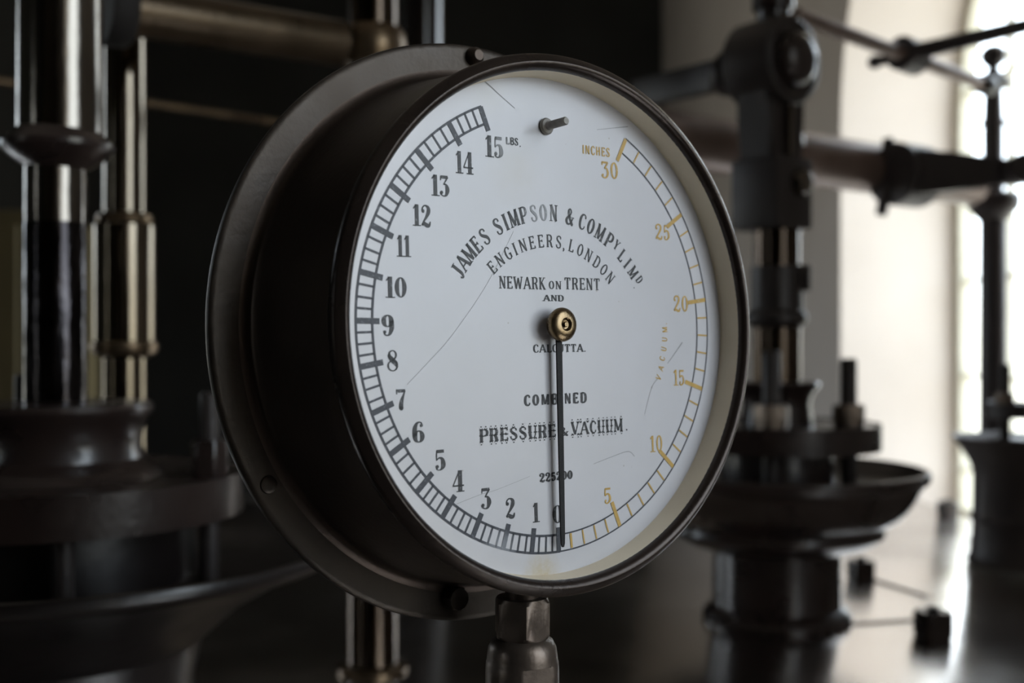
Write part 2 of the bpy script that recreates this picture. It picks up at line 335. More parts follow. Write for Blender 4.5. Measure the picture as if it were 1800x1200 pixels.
# stroke kinds: ('L', points) straight, ('C', points) smooth; points are (x, y, weight): 0 = hairline, 1 = full stem; ('D', (x, y, r)) a round dot
def L(x0, y0, x1, y1, w): return ('L', [(x0, y0, w), (x1, y1, w)])
G = {
'0': (.58, [('R', ell(.29, .5, .20, .455))], []),
'1': (.44, [L(.23, 0, .23, 1, 1), ('L', [(.02, .80, 0), (.2, .96, .35)])], [(.23, 0, .22)]),
'2': (.58, [('C', [(.10, .70, .5), (.07, .82, .1), (.17, .95, .1), (.32, .96, .2), (.45, .85, .75), (.44, .66, .95), (.30, .42, .45), (.10, .16, .1), (.05, .05, .1)]),
            ('C', [(.05, .06, .3), (.17, .13, .7), (.34, .05, .9), (.48, .06, .5), (.55, .24, 0)]), ('D', (.12, .71, .085))], []),
'3': (.56, [L(.06, .92, .50, .92, .55), ('L', [(.50, .93, .2), (.25, .58, 0)]), L(.07, .97, .06, .76, .0),
            ('C', [(.23, .58, 0), (.38, .57, .25), (.46, .42, .95), (.47, .26, 1), (.38, .07, .4), (.22, .03, 0), (.08, .10, .1), (.06, .2, .4)]), ('D', (.11, .19, .085))], []),
'4': (.64, [('L', [(.40, 1, 0), (.02, .30, 0)]), L(.0, .29, .64, .29, .1), L(.43, 0, .43, 1, 1)], [(.43, 0, .2)]),
'5': (.54, [L(.09, .91, .48, .91, .6), ('L', [(.10, .95, 0), (.08, .48, 0)]),
            ('C', [(.08, .49, 0), (.22, .60, .1), (.38, .54, .6), (.44, .34, 1), (.42, .18, .9), (.30, .05, .2), (.16, .03, 0), (.06, .12, .2)]), ('D', (.11, .19, .085))], []),
'6': (.58, [('R', ell(.30, .30, .185, .26)), ('C', [(.46, .82, .3), (.44, .93, .1), (.32, .97, .1), (.19, .88, .5), (.11, .65, .95), (.105, .42, 1), (.115, .28, 1)]), ('D', (.45, .81, .075))], []),
'7': (.54, [L(.04, .90, .50, .90, .6), L(.04, .98, .04, .74, 0), ('C', [(.50, .92, 0), (.42, .72, .2), (.32, .46, .7), (.27, .22, 1), (.28, .05, 1)]), ('D', (.28, .07, .10))], []),
'8': (.58, [('R', ell(.28, .76, .17, .20, thick=.15)), ('R', ell(.28, .27, .215, .235, thick=.15)), ('C', [(.13, .84, .2), (.14, .70, .7), (.27, .53, 1), (.42, .38, .9), (.48, .24, .3)])], []),
'9': (.58, [('R', ell(.28, .70, .185, .26)), ('C', [(.12, .18, .3), (.14, .07, .1), (.26, .03, .1), (.39, .12, .5), (.47, .35, .95), (.475, .58, 1), (.465, .72, 1)]), ('D', (.13, .19, .075))], []),
'A': (.74, [L(.04, 0, .37, 1, .1), L(.37, 1, .68, 0, 1), L(.15, .33, .57, .33, .1)], [(.04, 0, .11), (.68, 0, .13)]),
'B': (.60, [L(.12, 0, .12, 1, 1), ('C', [(.12, .97, .1), (.36, .97, .2), (.50, .87, .8), (.50, .66, .8), (.34, .53, .2), (.12, .52, .1)]), ('C', [(.12, .52, .1), (.38, .51, .2), (.54, .39, .9), (.54, .16, .9), (.38, .03, .2), (.12, .03, .1)])], [(.1, 0, .1), (.1, 1, .1)]),
'C': (.60, [('C', [(.53, .74, .4), (.50, .90, .2), (.34, .97, .1), (.16, .85, .7), (.09, .5, 1), (.16, .15, .7), (.34, .03, .1), (.50, .10, .1), (.55, .27, .1)])], []),
'D': (.62, [L(.12, 0, .12, 1, 1), ('C', [(.12, .97, .1), (.36, .96, .2), (.52, .80, .8), (.56, .5, 1), (.52, .2, .8), (.36, .04, .2), (.12, .03, .1)])], [(.1, 0, .1), (.1, 1, .1)]),
'E': (.56, [L(.12, 0, .12, 1, 1), L(.12, .965, .50, .965, .1), L(.12, .52, .40, .52, .1), L(.12, .035, .52, .035, .1), L(.50, .99, .50, .80, .1), L(.53, .01, .53, .22, .1), L(.40, .62, .40, .42, .0)], [(.1, 0, .1), (.1, 1, .1)]),
'G': (.64, [('C', [(.53, .74, .4), (.50, .90, .2), (.34, .97, .1), (.16, .85, .7), (.09, .5, 1), (.16, .15, .7), (.34, .03, .1), (.48, .08, .2), (.53, .2, .5)]), L(.53, .08, .53, .42, .8), L(.38, .42, .60, .42, .1)], []),
'H': (.66, [L(.12, 0, .12, 1, 1), L(.54, 0, .54, 1, 1), L(.12, .5, .54, .5, .1)], [(.12, 0, .12), (.12, 1, .12), (.54, 0, .12), (.54, 1, .12)]),
'I': (.28, [L(.14, 0, .14, 1, 1)], [(.14, 0, .13), (.14, 1, .13)]),
'J': (.46, [('C', [(.32, 1, 1), (.32, .6, 1), (.32, .25, 1), (.24, .04, .4), (.12, .01, .2), (.05, .14, .4)])], [(.32, 1, .16)]),
'K': (.66, [L(.12, 0, .12, 1, 1), L(.14, .40, .54, 1, .1), L(.26, .56, .58, 0, 1)], [(.12, 0, .12), (.12, 1, .12), (.54, 1, .1), (.58, 0, .1)]),
'L': (.54, [L(.12, 0, .12, 1, 1), L(.12, .035, .50, .035, .1), L(.50, .01, .50, .24, .1)], [(.1, 0, .1), (.12, 1, .12)]),
'M': (.82, [L(.10, 0, .12, 1, .1), L(.12, 1, .41, .06, 1), L(.41, .06, .70, 1, .1), L(.70, 0, .70, 1, 1)], [(.10, 0, .11), (.10, 1, .08), (.70, 0, .12), (.72, 1, .08)]),
'N': (.66, [L(.10, 0, .10, 1, .1), L(.10, 1, .56, 0, 1), L(.56, 0, .56, 1, .1)], [(.10, 0, .11), (.07, 1, .09), (.56, 1, .11)]),
'O': (.64, [('R', ell(.32, .5, .235, .465, thick=1, thin=.1))], []),
'P': (.58, [L(.12, 0, .12, 1, 1), ('C', [(.12, .97, .1), (.36, .97, .2), (.52, .85, .8), (.52, .60, .8), (.36, .46, .2), (.12, .46, .1)])], [(.12, 0, .12), (.1, 1, .1)]),
'R': (.64, [L(.12, 0, .12, 1, 1), ('C', [(.12, .97, .1), (.36, .97, .2), (.50, .86, .8), (.50, .63, .8), (.34, .50, .2), (.12, .50, .1)]), ('C', [(.30, .50, .5), (.44, .36, 1), (.50, .12, 1), (.60, .0, .5)])], [(.12, 0, .12), (.1, 1, .1)]),
'S': (.56, [('C', [(.47, .74, .3), (.45, .90, .1), (.28, .97, .1), (.12, .88, .5), (.11, .70, .8), (.26, .54, 1), (.42, .40, 1), (.48, .20, .6), (.40, .06, .2), (.24, .03, .1), (.10, .10, .1), (.07, .28, .3)])], []),
'T': (.62, [L(.31, 0, .31, 1, 1), L(.04, .965, .58, .965, .1), L(.05, .99, .05, .76, .1), L(.57, .99, .57, .76, .1)], [(.31, 0, .13)]),
'U': (.64, [('C', [(.12, 1, 1), (.12, .6, 1), (.13, .28, .9), (.22, .05, .4), (.34, .02, .1), (.46, .08, .1), (.53, .3, .1), (.54, .6, .1), (.54, 1, .1)])], [(.12, 1, .12), (.54, 1, .1)]),
'V': (.68, [L(.06, 1, .34, 0, 1), L(.34, 0, .62, 1, .1)], [(.08, 1, .12), (.60, 1, .1)]),
'W': (.92, [L(.06, 1, .27, 0, 1), L(.27, 0, .46, .9, .1), L(.46, .9, .66, 0, 1), L(.66, 0, .86, 1, .1)], [(.08, 1, .12), (.84, 1, .1)]),
'Y': (.66, [L(.06, 1, .33, .46, 1), L(.60, 1, .33, .46, .1), L(.33, 0, .33, .48, 1)], [(.08, 1, .12), (.58, 1, .1), (.33, 0, .12)]),
'&': (.74, [('C', [(.66, .46, .1), (.54, .20, .1), (.36, .03, .2), (.16, .06, .7), (.09, .26, 1), (.20, .46, .6), (.38, .62, .2), (.44, .82, .3), (.32, .96, .2), (.20, .86, .6), (.26, .64, .9), (.44, .30, 1), (.60, .06, 1), (.70, .02, .6)])], [(.64, .47, .09)]),
'.': (.2, [('D', (.1, .07, .08))], []),
',': (.2, [('D', (.1, .07, .08)), ('C', [(.15, .05, .5), (.13, -.08, .2), (.07, -.15, 0)])], []),
}
def ribbon(bm, pts, tr, thin, thick, closed=False):
    n = len(pts); prev = first = None
    for i, (x, y, w) in enumerate(pts):
        if closed: a, b = pts[(i-1) % (n-1)], pts[(i+1) % (n-1)]
        else: a, b = pts[max(i-1, 0)], pts[min(i+1, n-1)]
        dx, dy = b[0]-a[0], b[1]-a[1]; l = math.hypot(dx, dy) or 1; h = (thin+(thick-thin)*max(0, w))/2
        nx, ny = -dy/l*h, dx/l*h
        cur = (bm.verts.new(tr(x+nx, y+ny)), bm.verts.new(tr(x-nx, y-ny)))
        if prev: bm.faces.new((prev[0], prev[1], cur[1], cur[0]))
        prev = cur
def glyph(bm, ch, tr, thin=.06, thick=.2, serif=.05, ornate=False):
    wd, strokes, serifs = G[ch]
    for s in strokes:
        if s[0] == 'L': ribbon(bm, s[1], tr, thin, thick)
        elif s[0] == 'C': ribbon(bm, catmull(s[1]), tr, thin, thick)
        elif s[0] == 'R': ribbon(bm, s[1], tr, thin, thick, True)
        elif s[0] == 'D':
            x, y, r = s[1]; r = r*(.45+thick*2.6); bm.faces.new([bm.verts.new(tr(x+r*math.cos(k*PI/6), y+r*math.sin(k*PI/6))) for k in range(12)])
    if serif:
        for x, y, hw in serifs:
            yy = y+serif/2 if y < .3 else (y-serif/2 if y > .7 else y)
            ribbon(bm, [(x-hw-thick*.15, yy, 0), (x+hw+thick*.15, yy, 0)], tr, serif, serif)
    if ornate:                                    # forked spurs, mid bosses and pinpoint dots round each letter
        def dot(x, y, r=.055): bm.faces.new([bm.verts.new(tr(x+r*math.cos(k*PI/4), y+r*math.sin(k*PI/4))) for k in range(8)])
        xs = sorted({round(x, 2) for x, y, h in serifs}) or [wd*.5]
        if xs[-1]-xs[0] < .25: xs = [xs[0], xs[0]+.34] if ch in 'PREB' else [wd*.5]
        for x in xs:
            for y, sg in ((1, 1), (0, -1)):
                if ch == 'P' and y == 0 and x > .3: continue
                for q in (-1, 1): ribbon(bm, [(x, y-sg*.06, 1), (x+q*.10, y+sg*.09, 0)], tr, .04, .12)
                dot(x, y+sg*.22)
        for x in (xs if ch in 'PRESU' else []): ribbon(bm, [(x-.15, .5, 0), (x, .5, 1), (x+.15, .5, 0)], tr, .04, .16)

GU = .13                                           # metres per dial unit (radius of the outer scale circle)
ZI = .0016
def place(x, y, h, xs=1., rot=0., skew=0.):        # glyph box -> dial plane, in dial units
    c, s = math.cos(rot), math.sin(rot)
    def tr(u, v):
        u, v = (u+skew*v)*h*xs, v*h
        return Vector(((x+u*c-v*s)*GU, (y+u*s+v*c)*GU, ZI*GU))
    return tr
def word_bm(txt, x0, x1, y, h, **k):
    """letters spread so that the word spans x0..x1 on the baseline y"""
    bm = bmesh.new(); gap = k.pop('gap', .12); tot = sum(G[c][0] if c != ' ' else .4 for c in txt)+gap*(len(txt)-1)
    xs = (x1-x0)/(tot*h); x = x0
    for c in txt:
        if c != ' ': glyph(bm, c, place(x, y, h, xs), **k)
        x += ((G[c][0] if c != ' ' else .4)+gap)*h*xs
    return bm
def number_bm(txt, cx, cy, w, h, **k): return word_bm(txt, cx-w/2, cx+w/2, cy-h/2, h, **k)
def arc_bm(items, c, rmid, h, xs, **k):
    bm = bmesh.new()
    for ch, deg, r, hh in items:
        a = math.radians(deg); r0 = (r or rmid)-hh/2; ww = G[ch][0]*hh*xs/2
        x = c[0]+r0*math.sin(a)-ww*math.cos(a); y = c[1]+r0*math.cos(a)+ww*math.sin(a)
        glyph(bm, ch, place(x, y, hh, xs, -a), **k)
    return bm

# ------------------------------------------------------------------ the gauge
gauge = thing('pressure_gauge', 'large round white-faced pressure and vacuum gauge in a bronze case', 'gauge')
R3 = ((0.789595893728484, 0.02584484598691395, -0.6130826767598553), (-0.007855105325226147, 0.9994564896055778, 0.032015975787492316), (0.6135769079157446, -0.02046385401649426, 0.789369754140191))
TV = (0.18060044*GU, -0.0720876*GU, 5.04657866*GU)
def g2w(x, y, z):                                  # dial units -> world
    v = [R3[i][0]*x*GU-R3[i][1]*y*GU-R3[i][2]*z*GU+TV[i] for i in range(3)]
    return Vector((v[0], v[2], EYE-v[1]))
o0 = g2w(0, 0, 0); ex, ey, ez = [(g2w(*a)-o0).normalized() for a in ((1, 0, 0), (0, 1, 0), (0, 0, 1))]
gauge.matrix_world = Matrix(((ex.x, ey.x, ez.x, o0.x), (ex.y, ey.y, ez.y, o0.y), (ex.z, ey.z, ez.z, o0.z), (0, 0, 0, 1)))
sc = lambda P: [(r*GU, z*GU) for r, z in P]
back = obj('back_plate', lathe(sc([(0, -.60), (1.30, -.60), (1.352, -.596), (1.370, -.582), (1.3755, -.562), (1.372, -.545), (1.362, -.538), (1.345, -.536), (1.0, -.536), (0, -.536)]), 192), M['flange'], gauge)
back['label'] = 'flat worn bronze flange behind the drum'
obj('drum', lathe(sc([(1.245, -.535), (1.222, -.530), (1.206, -.515), (1.197, -.49), (1.190, -.45), (1.178, -.32), (1.166, -.15), (1.158, .0), (1.152, .06), (1.12, .065), (1.12, -.03), (0, -.03)]), 192), M['case'], gauge)
obj('bezel', ring(sc([(1.100, .117), (1.101, .128), (1.107, .142), (1.116, .152), (1.126, .157), (1.132, .1572), (1.141, .1515), (1.152, .1435), (1.163, .1345), (1.170, .1275), (1.172, .120), (1.171, .100), (1.166, .080), (1.157, .066), (1.150, .058), (1.112, .058), (1.104, .07)]), 224), M['bezel'], gauge)
obj('inner_ring', ring(sc([(1.095, .0), (1.1005, .118), (1.112, .118), (1.112, -.02), (1.095, -.02)]), 192), M['cream'], gauge)['label'] = 'cream painted wall between dial and bezel'
dial = obj('dial', lathe(sc([(0, 0), (1.095, 0), (1.095, -.02), (0, -.02)]), 192), M['dial'], gauge)
dial['label'] = 'white enamel dial'
for (x, y), r, h, sd in (((-.007, 1.318), .042, .05, 24), ((-1.125, -.646), .036, .012, 24), ((1.16, .64), .040, .03, 24)):
    obj('screw', lathe(sc([(0, -.536), (r*1.1, -.536), (r, -.536+h*.6), (r*.6, -.536+h), (0, -.536+h)]), sd, Matrix.Translation((x*GU, y*GU, 0))), M['case' if y > 1 else 'flange'], gauge)
obj('bolt_head', poly_bm(6, .10*GU, .075*GU, Matrix.Translation((-.217*GU, -1.245*GU, -.536*GU)), turn=.4), M['flange'], gauge)

# scale
ANG = {-30: -61.45, -25: -32.94, -20: -7.33, -15: 18.29, -10: 42.94, -5: 68.2, 0: 90.0, 1: 98.8, 2: 107.95, 3: 117.82, 4: 128.02, 5: 137.6, 6: 149.06, 7: 159.63, 8: 170.53, 9: 180.98, 10: 192.12, 11: 203.3, 12: 214.26, 13: 225.66, 14: 237.62, 15: 248.32}
def P2(r, deg, t=0.):                              # angles run clockwise from the right, as on the dial
    a = math.radians(deg); return (r*math.cos(a)-t*math.sin(a), -(r*math.sin(a)+t*math.cos(a)))
def tick(bm, deg, r0, r1, w, z=ZI):
    bm.faces.new([bm.verts.new(Vector((*[q*GU for q in P2(r, deg, t)], z*GU))) for r, t in ((r0, -w/2), (r0, w/2), (r1, w/2), (r1, -w/2))])
def arc(bm, a0, a1, r, w, z=ZI):
    n = 140; prev = None
    for i in range(n+1):
        a = a0+(a1-a0)*i/n; cur = [bm.verts.new(Vector((*[q*GU for q in P2(rr, a)], z*GU))) for rr in (r-w/2, r+w/2)]
        if prev: bm.faces.new((*prev, cur[1], cur[0]))
        prev = cur
RI = .9257
bm = bmesh.new()
arc(bm, 89.6, 248.6, 1.0, .0105); arc(bm, 89.6, 248.3, RI, .0105)
arc(bm, -61.6, 90, 1.0, .0070); arc(bm, -61.4, 90, RI, .0070)
for k in range(16):
    tick(bm, ANG[k], .893, 1.0, .024, ZI*1.3)
    if k < 15:
        for q in (1, 2, 3):
            a = ANG[k]+(ANG[k+1]-ANG[k])*q/4
            tick(bm, a+random.uniform(-.15, .15), RI, 1.0, .0095)
obj('pressure_scale', bm, M['scaleink'], dial, smooth=False)['label'] = 'blue-black scale of pounds with ruled arcs'
bm = bmesh.new(); vs = [0, -5, -10, -15, -20, -25, -30]
for k in vs[1:]: tick(bm, ANG[k], .875, .998, .020, ZI*1.5)
for a, b in zip(vs, vs[1:]):
    for q in range(1, 5): tick(bm, ANG[a]+(ANG[b]-ANG[a])*q/5, RI+.004, .995, .008 if not (a == 0 and q == 1) else .012, ZI*1.5)
obj('vacuum_scale', bm, M['gold'], dial, smooth=False)['label'] = 'gold vacuum scale in inches'
# numerals
FAT = dict(thin=.055, thick=.225, serif=.05)
for n, cx, cy, w, h in (('15', -.301, .765, .093, .093), ('14', -.460, .682, .088, .094), ('13', -.586, .576, .086, .088), ('12', -.680, .447, .086, .088),
    ('11', -.771, .318, .063, .087), ('10', -.812, .151, .096, .085), ('9', -.854, -.001, .055, .086), ('8', -.835, -.142, .057, .087), ('7', -.801, -.297, .047, .084),
    ('6', -.722, -.433, .055, .086), ('5', -.620, -.552, .050, .086), ('4', -.532, -.646, .056, .089), ('3', -.393, -.730, .050, .089), ('2', -.264, -.782, .050, .085),
    ('1', -.124, -.816, .034, .085), ('0', -.002, -.835, .055, .083)):
    obj('numeral', number_bm(n, cx, cy, w, h, gap=.06, **FAT), M['ink'], dial, smooth=False)
LIGHT = dict(thin=.09, thick=.15, serif=.06)
for n, cx, cy, w, h in (('5', .300, -.780, .045, .074), ('10', .622, -.563, .081, .078), ('15', .789, -.253, .074, .077), ('20', .817, .106, .101, .078), ('25', .705, .450, .099, .075), ('30', .369, .721, .106, .079)):
    obj('numeral', number_bm(n, cx, cy, w, h, gap=.1, **LIGHT), M['gold'], dial, smooth=False)['label'] = 'gold numeral'
# words
def words(bm, m='ink', lab=None):
    o = obj('lettering', bm, M[m], dial, smooth=False)
    if lab: o['label'] = lab
    return o
HJ = .073
names = [('J', -56.4), ('A', -52.0), ('M', -47.2), ('E', -42.1), ('S', -36.9), ('S', -28.9), ('I', -24.5), ('M', -20.0), ('P', -14.7), ('S', -9.2), ('O', -4.1), ('N', 1.4), ('&', 10.4), ('C', 17.5), ('O', 22.5), ('M', 28.2), ('P', 34.2)]
it = [(c, a, None, HJ) for c, a in names]+[('Y', 38.7, .630, .048), ('L', 43.9, .616, .064), ('I', 48.4, .616, .064), ('M', 53.4, .616, .062), ('D', 58.0, .630, .044), ('.', 59.4, .597, .044)]
words(arc_bm(it, (.0065, -.1177), .6176, HJ, .87, thin=.075, thick=.20, serif=.05), lab='maker name in an upper arc')
eng = [('E', -42.6), ('N', -36.2), ('G', -29.8), ('I', -24.6), ('N', -19.0), ('E', -12.7), ('E', -6.7), ('R', -.7), ('S', 5.6), (',', 9.3), ('L', 14.7), ('O', 21.1), ('N', 27.5), ('D', 34.3), ('O', 40.7), ('N', 47.0)]
words(arc_bm([(c, a, None, .056) for c, a in eng], (0, -.1105), .4845, .056, .98, thin=.085, thick=.14, serif=.045), lab='lower arc of thin capitals')
SL = dict(thin=.08, thick=.16, serif=.055)
words(word_bm('NEWARK', -.292, -.037, .1575, .053, gap=.14, **SL)); words(word_bm('ON', -.017, .055, .1605, .036, gap=.16, **SL)); words(word_bm('TRENT', .075, .287, .161, .053, gap=.16, **SL))
words(word_bm('AND', -.05, .066, .107, .027, gap=.14, thin=.11, thick=.2, serif=.09))
words(word_bm('CALCUTTA.', -.115, .190, -.120, .035, gap=.12, thin=.10, thick=.2, serif=.08))
words(word_bm('COMBINED', -.172, .185, -.350, .046, gap=.28, thin=.14, thick=.25, serif=0))
words(word_bm('PRESSURE', -.416, .0, -.492, .052, gap=.14, thin=.07, thick=.20, serif=.05, ornate=True), lab='ornamented capitals with spurs and dots')
words(word_bm('&', .018, .074, -.492, .038, thin=.08, thick=.2, serif=.05)); words(word_bm('VACUUM', .093, .405, -.490, .054, gap=.14, thin=.07, thick=.19, serif=.05, ornate=True), lab='ornamented capitals with spurs and dots')
words(word_bm('.', .425, .437, -.49, .05, thin=.08, thick=.2, serif=0))
words(word_bm('225200', -.098, .090, -.686, .037, gap=.12, thin=.14, thick=.28, serif=.06), lab='serial number')
words(word_bm('LBS', -.236, -.170, .783, .031, gap=.16, thin=.14, thick=.22, serif=0)); words(word_bm('.', -.163, -.155, .778, .04, thin=.08, thick=.2, serif=0))
words(word_bm('INCHES', .203, .372, .783, .040, gap=.2, thin=.13, thick=.19, serif=0), 'gold', 'gold word beside the top of the vacuum scale')
bm = bmesh.new()
for ch, x, y, rot in (('V', .650, -.250, 60), ('A', .668, -.205, 67), ('C', .678, -.160, 73), ('U', .690, -.114, 79), ('U', .697, -.068, 86), ('M', .701, -.021, 93)):
    a = math.radians(rot); h = .034; hw = G[ch][0]*h/2*.95
    glyph(bm, ch, place(x-hw*math.cos(a)+h/2*math.sin(a), y-hw*math.sin(a)-h/2*math.cos(a), h, .95, a), thin=.13, thick=.18, serif=0)
glyph(bm, '.', place(.716, .004, .034, 1, PI/2), thin=.1, thick=.2, serif=0)
words(bm, 'gold', 'gold word running up beside the vacuum scale')
# hairline cracks and scratches in the enamel
def crack(P, w0, w1):
    bm = bmesh.new(); Q = catmull([(*p, w) for p, w in zip(P, [w0+(w1-w0)*i/(len(P)-1) for i in range(len(P))])], 8)
    ribbon(bm, Q, lambda x, y: Vector((x*GU, y*GU, ZI*.6*GU)), 0, 1); obj('scratch', bm, M['hairline'], dial, smooth=False)
crack([(-.351, 1.045), (-.311, 1.023), (-.264, .993), (-.183, .945)], .006, .003)
crack([(.296, .902), (.388, .919), (.494, .938)], .002, .004)
crack([(-.208, .406), (-.331, .213), (-.428, .088), (-.561, -.058), (-.664, -.149), (-.77, -.239)], .0014, .0017)
crack([(.714, -.183), (.76, -.14), (.819, -.083)], .003, .006)
crack([(.22, -.63), (.33, -.606), (.435, -.588), (.476, -.613)], .002, .0035)
crack([(-.544, -.739), (-.42, -.711), (-.333, -.698), (-.152, -.656)], .0018, .0012)
crack([(.55, -.42), (.6, -.30), (.645, -.255)], .0014, .0022)
# hub, needle, stop pin
hub = obj('hub', lathe(sc([(0, .002), (.030, .002), (.030, .026), (.056, .028), (.064, .034), (.066, .046), (.071, .050), (.075, .058), (.0755, .066), (.073, .076), (.066, .085), (.055, .092), (.042, .096), (.030, .096), (.024, .091), (.020, .084), (.013, .083), (.013, .090), (.009, .094), (0, .094)]), 64), M['brass'], gauge)
hub['label'] = 'domed brass hub'
nd = bmesh.new(); zc = .036; NA = -.55
def npt(x, y, z): 
    a = math.radians(NA); return nd.verts.new(Vector(((x*math.cos(a)-y*math.sin(a))*GU, (x*math.sin(a)+y*math.cos(a))*GU, z*GU)))
outl = [(-.0155, -.02), (-.0155, -.10), (-.0150, -.30), (-.0138, -.55), (-.0122, -.80), (-.0115, -.92), (-.0095, -.96), (-.004, -.975), (.004, -.975), (.0095, -.96), (.0115, -.92), (.0122, -.80), (.0138, -.55), (.0150, -.30), (.0155, -.10), (.0155, -.02)]
tp = [npt(x, y, zc+.008) for x, y in outl]; bt = [npt(x, y, zc) for x, y in outl]; nd.faces.new(tp); nd.faces.new(bt[::-1])
for i in range(len(outl)): j = (i+1) % len(outl); nd.faces.new((tp[i], tp[j], bt[j], bt[i]))
obj('needle', nd, M['needle'], gauge, smooth=False)['label'] = 'thin black pointer hanging at zero'
obj('stop_pin', lathe(sc([(0, .002), (.036, .002), (.038, .010), (.032, .020), (.021, .024), (.0185, .028), (.0185, .128), (.0185, .138), (.014, .144), (0, .144)]), 32, Matrix.Translation((-.012*GU, .883*GU, 0))), M['pin'], gauge)['label'] = 'short grey stop pin above the hub'

# pipe under the gauge
pc = g2w(-.06, -1.31, -.19); KP = pc.y/2000
gp = thing('gauge_pipe', 'grey metal pipe fitting with hex nut holding up the gauge', 'pipe', (pc.x, pc.y, DECK))
zz = lambda y: EYE-(y-600)*KP-DECK                 # pixel row -> height above the deck, at the pipe's depth
dx = (918-((pc.x/pc.y)*2000+900))*KP
T = Matrix.Translation((dx, 0, 0))
obj('union_nut', poly_bm(6, 90*KP, zz(1048)-zz(1119), Matrix.Translation((dx, 0, zz(1119))), turn=math.radians(8), cham=.1), M['fitting'], gp)
obj('stem', lathe([(0, zz(1056)), (30*KP, zz(1056)), (30*KP, zz(1020)), (0, zz(1020))], 40, T), M['case'], gp)
def flat(a, r, z):
    f = lambda c0: (57*KP)/max(.2, math.cos(a-c0)) if math.cos(a-c0) > .2 else 9
    return min(r, f(math.radians(-62)), f(math.radians(118))) if z < zz(1160) else r
obj('valve_body', lathe([(0, zz(1119)), (46*KP, zz(1119)), (54*KP, zz(1124)), (60*KP, zz(1136)), (62*KP, zz(1150)), (63*KP, zz(1160)), (64*KP, zz(1161.5)), (65*KP, zz(1180)), (65*KP, zz(1290)), (60*KP, zz(1310)), (34*KP, zz(1320)), (0, zz(1320))], 96, T, rfun=flat), M['fitting'], gp)
obj('pipe', lathe([(0, zz(1315)), (34*KP, zz(1315)), (34*KP, .03), (60*KP, .025), (60*KP, 0), (0, 0)], 40, T), M['ironpaint'], gp)

# ------------------------------------------------------------------ machinery
class Col:
    """a vertical axis at pixel column x and depth d; profiles are (radius px, row px) at that depth"""
    def __init__(s, x, d): s.k = d/2000; s.loc = Vector(((x-900)*s.k, d, DECK+.001)); s.x = x
    def z(s, y): return EYE-(y-600)*s.k-DECK
    def prof(s, P): return [(r*s.k, s.z(y)) for r, y in P]
    def turn(s, P, seg=64): return lathe(s.prof(P), seg)

def gland(name_label, c, bowl, bowl_in, bush, plate, studs, base_mat, group=None, bowl_mat=None):
    g = thing('gland_pedestal', name_label, 'gland', c.loc, group)
    obj('bowl', lathe(c.prof(bowl+bowl_in), 96), M[bowl_mat or base_mat], g)
    if plate: obj('flange_plate', c.turn([(0, plate[1]), (plate[0]-3, plate[1]), (plate[0], plate[1]+3), (plate[0], plate[2]-3), (plate[0]-3, plate[2]), (0, plate[2])], 96), M[base_mat], g)
    if bush: obj('gland_bush', c.turn(bush, 72), M[base_mat], g)
    for (ang, rad, r, top, bot, nut, nt_, nb) in studs:
        a = math.radians(ang); p = Vector((rad*c.k*math.cos(a), rad*c.k*math.sin(a), 0))
        obj('stud', lathe([(0, c.z(bot)), (r*c.k, c.z(bot)), (r*c.k, c.z(top+5)), (r*.8*c.k, c.z(top)), (0, c.z(top))], 24, Matrix.Translation(p)), M['blackiron'], g)
        if nut: obj('nut', poly_bm(6, nut*c.k, c.z(nt_)-c.z(nb), Matrix.Translation(p+Vector((0, 0, c.z(nb)))), turn=.5), M['ironpaint' if bowl_mat else 'nut'], g)
    return g
# right front
cr = Col(1365, 2.2)
gland('dark iron bowl gland with flange and brass nuts, right of the gauge', cr,
    [(0, 1085), (128, 1085), (129, 1078), (122, 1068), (111, 1060), (110, 966), (126, 962), (150, 954), (168, 945), (182, 934), (184, 928), (181, 921), (183, 917), (198, 908), (211, 898), (222, 886), (231, 872), (240, 854), (246, 845), (254, 839), (257, 831), (256, 824), (253, 821)],
    [(249, 821), (236, 836), (200, 852), (120, 856), (100, 856), (96, 790), (0, 790)],
    [(0, 745), (63, 745), (60, 725), (58, 708), (63, 692), (72, 682), (75, 676), (72, 671), (46, 671), (0, 672)], (177, 784, 746),
    [(-20, 122, 14, 630, 850, 50, 709, 746), (-107, 118, 15, 616, 850, 52, 706, 746), (165, 122, 14, 630, 850, 50, 709, 746)], 'ironpaint')
rd = thing('piston_rod', 'upright rod with collar rising from the bowl gland right of the gauge', 'rod', cr.loc)
obj('rod', cr.turn([(0, 700), (42, 700), (42, 560), (40, 540), (40, 400), (0, 400)], 48), M['darkrod'], rd)
obj('collar', cr.turn([(0, 577), (43, 577), (52, 568), (54, 560), (52, 552), (46, 545), (45, 470), (0, 470)], 48), M['blackiron'], rd)
obj('set_screw', rod_bm((.040, -.01, cr.z(490)), (.062, -.016, cr.z(490)), .026, seg=24), M['blackiron'], rd)
